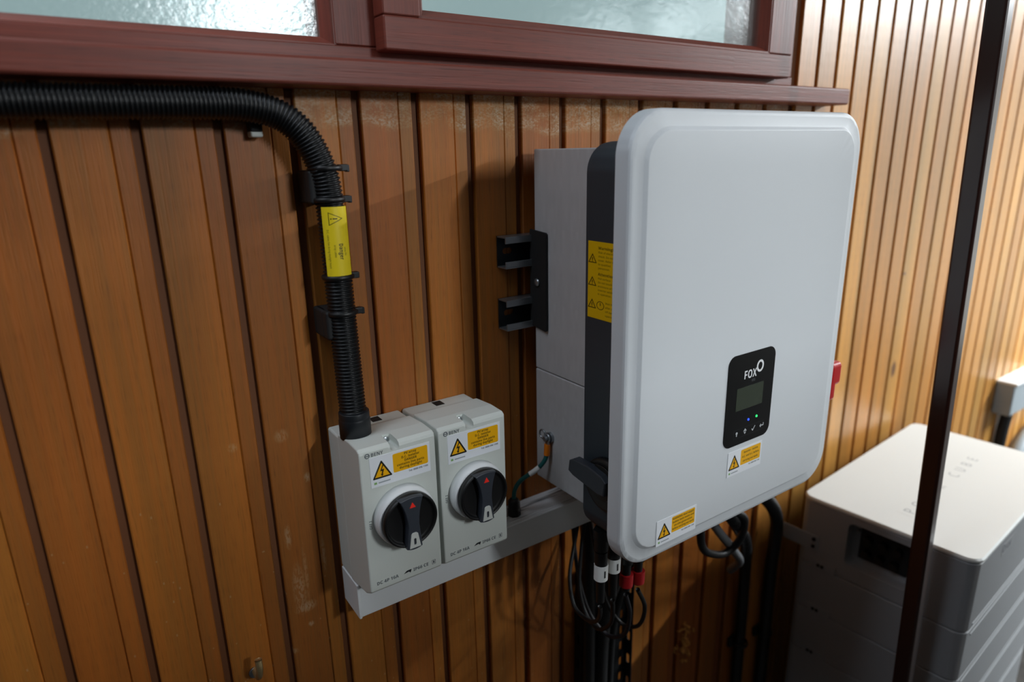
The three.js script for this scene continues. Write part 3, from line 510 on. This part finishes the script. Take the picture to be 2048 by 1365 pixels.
single('grey_tube', sweep([[.785, .940, .135], [.806, .906, .120], [.880, .820, .110], [.958, .741, .070], [.975, .70, .040]], .0075, 40, 14), std({ color: 0x6a6d70, roughness: .5 }), 'grey tube slanting down behind the dangling cable loop', 'tube');
for (const [x, y, lab] of [[1.062, .470, 'black wall clip on the left hose near the floor'], [1.150, .455, 'black wall clip on the right hose near the battery stack']]) {
  const t = thing('hose_clip', lab, 'clip', [x, y, 0]);
  mesh('base', box(-.022, .022, -.011, .011, .0002, .008, .002), M.blackMatt, t);
  mesh('band', T(new THREE.TorusGeometry(.0150, .0020, 8, 28).rotateX(Math.PI / 2).scale(1, 2.2, 1), 0, 0, .0172), M.black, t);
}
{ const t = thing('screw_hook', 'small pale metal hook screwed into the boards low on the left', 'hook', [.107, .899, 0]); mesh('hook', sweep([[0, .0, -.004], [0, 0, .012], [0, .006, .022], [.001, .018, .026], [.0015, .030, .023]], .0042, 24, 10), M.brass, t); mesh('plate', lathe([[0, 0], [.008, 0], [.007, .002], [0, .0025]], 'z', [0, -.004, .0005], 20), M.steel, t); }

// ------------------------------------------------------------------ battery stack
{
  const th = .0785, C = V(1.442, 0, .199), BW = .55, BD = .31;
  const at = (o, y) => { o.position.set(C.x, y, C.z); o.rotation.y = th; return o; };
  const plan = (w, d, r, y0, y1, e = .002) => { const g = loft([[0, 0, w - 2 * e, d - 2 * e, r - e, y0], [0, 0, w, d, r, y0 + e], [0, 0, w, d, r, y1 - e], [0, 0, w - 2 * e, d - 2 * e, r - e, y1]], 8); return g.rotateX(-Math.PI / 2); };
  // top control unit
  const top = at(thing('battery_control_unit', 'white lidded control unit on top of the battery stack', 'battery unit'), .672);
  const bodyG = plan(BW, BD, .022, 0, .1385).toNonIndexed ? plan(BW, BD, .022, 0, .1385) : null;
  const ev = new Evaluator(); ev.attributes = ['position', 'normal', 'uv'];
  const A = new Brush(bodyG), B = new Brush(T(new RoundedBoxGeometry(.070, .092, .118, 3, .012), -BW / 2 - .004, .079, .0)); A.updateMatrixWorld(); B.updateMatrixWorld();
  mesh('casing', ev.evaluate(A, B, SUBTRACTION).geometry, M.battery, top);
  mesh('lid', plan(BW + .003, BD + .003, .024, .1392, .1480, .0028), M.batteryTop, top).userData.label = 'bright white lid lettered POWER CUBE';
  mesh('lid_seam', plan(BW - .004, BD - .004, .020, .1370, .1400, .0005), M.blackMatt, top);
  // connectors in the side recess
  const rec = mesh('socket_plate', box(-BW / 2 + .026, -BW / 2 + .031, .044, .112, -.045, .043, .002), M.blackMatt, top); rec.userData.label = 'dark socket plate in the side recess';
  for (const [y, z] of [[.092, -.028], [.092, 0], [.092, .026], [.062, -.028], [.062, -.004], [.062, .022]]) mesh('socket', rod([-BW / 2 + .027, y, z], [-BW / 2 + .012, y, z], .0085, .0075, 14), M.black, rec);
  for (const z of [-.050, .050]) mesh('screw', rod([-BW / 2 + .030, .100, z], [-BW / 2 + .024, .100, z], .003, .003, 10), M.steel, rec);
  mesh('wall_strap', [box(-BW / 2 - .0022, -BW / 2 - .0002, .034, .068, -.212, -.112, .0008)], M.battery, top).userData.label = 'grey fixing strap to the wall';
  for (const y of [.044, .060]) mesh('strap_screw', rod([-BW / 2 - .0050, y, -.120], [-BW / 2 - .001, y, -.120], .004, .004, 10), M.darkSteel, top);
  const logoT = canvasTex(1024, 96, (x, w, h) => { x.fillStyle = '#d6dad8'; x.fillRect(0, 0, w, h); x.fillStyle = '#969ca0'; x.font = '78px sans-serif'; x.textBaseline = 'middle'; x.textAlign = 'center'; 'POWER CUBE'.split('').forEach((c, i) => x.fillText(c, 52 + i * 102, h / 2 + 4)); });
  const lg = sheetGeo(.375, .0333, .0002); lg.rotateX(-Math.PI / 2); mesh('lettering', T(lg, -.020, .1481, .012), std({ map: logoT, roughness: .4 }), top);
  const fl = sheetGeo(.075, .024, .0002); mesh('maker_logo', T(fl, -.105, .112, BD / 2 + .0002), std({ map: canvasTex(256, 82, (x, w, h) => { x.fillStyle = '#8d9093'; x.fillRect(0, 0, w, h); x.strokeStyle = x.fillStyle = '#43484c'; x.lineWidth = 9; x.beginPath(); x.ellipse(30, 34, 19, 23, 0, 0, 7); x.stroke(); x.font = 'bold 56px sans-serif'; x.fillText('FOX', 66, 66, 120); }), roughness: .5 }), top);
  mesh('front_groove', box(-BW / 2 + .03, BW / 2 - .03, .0085, .0110, BD / 2 - .001, BD / 2 + .0012, .0006), M.battery, top);
  // battery modules below
  const ys = [[.5690, .6706, 'first battery module, directly below the lidded control unit'], [.4650, .5675, 'second battery module down the stack beside the dark post'], [.3615, .4640, 'third battery module down in the white stack'], [.2580, .3605, 'fourth battery module down in the white stack'], [.1545, .2570, 'lowest battery module, resting on the stack plinth']];
  for (const [y0, y1, label] of ys) {
    const m = at(thing('battery_module', label, 'battery module', [0, 0, 0], 'battery modules in the stack'), y0), h = y1 - y0;
    mesh('casing', plan(BW, BD, .022, 0, h, .0016), M.battery, m);
    mesh('joint_plate', box(-BW / 2 - .0018, -BW / 2 - .0001, h - .002, h + .016, -.118, -.072, .0006), M.battery, m);
    for (const z of [-.106, -.098]) mesh('plate_screw', rod([-BW / 2 - .0035, h + .007, z], [-BW / 2 - .0010, h + .007, z], .0034, .0034, 10), M.blackMatt, m);
    mesh('front_groove', box(-BW / 2 + .03, BW / 2 - .03, h - .012, h - .0095, BD / 2 - .001, BD / 2 + .0012, .0006), M.battery, m);
  }
  const pl = at(thing('stack_plinth', 'grey plinth carrying the battery stack on the floor', 'plinth'), 0);
  mesh('plinth_body', plan(BW - .01, BD - .01, .02, .03, .1535, .002), M.battery, pl);
  for (const [x, z] of [[-.22, -.11], [.22, -.11], [-.22, .11], [.22, .11]]) mesh('foot', rod([x, 0, z], [x, .031, z], .02, .016, 16), M.blackMatt, pl);
}

// ------------------------------------------------------------------ leaning post and box at the far right
{
  const t = thing('leaning_post', 'slim dark brown post standing in front of the battery stack', 'post', [1.140, 0, .320]);
  mesh('shaft', T(new RoundedBoxGeometry(.0215, 2.36, .0270, 3, .0045), 0, 1.18, 0), M.post, t); t.rotation.z = .060;
}
{
  const t = thing('wall_box', 'grey plastic box on the boards at the far right edge', 'box', [2.36, .700, 0]);
  mesh('box_body', box(-.10, .12, 0, .105, .0002, .050, .006), M.boxGrey, t); mesh('box_lid', box(-.104, .124, .100, .108, .0002, .056, .002), M.trunkLid, t);
}
single('wall_pipe', sweep([[2.33, .04, .018], [2.33, .3, .018], [2.33, .62, .018], [2.34, .699, .020]], .016, 30, 14), M.blackMatt, 'dark pipe below the grey box at the right edge', 'pipe');
single('drain_hose', sweep([[2.40, .40, .03], [2.44, .50, .032], [2.52, .56, .03], [2.66, .60, .03]], .022, 30, 14), M.boxGrey, 'blue grey hose behind the battery stack at the right edge', 'hose');

renderer.render(scene, camera);
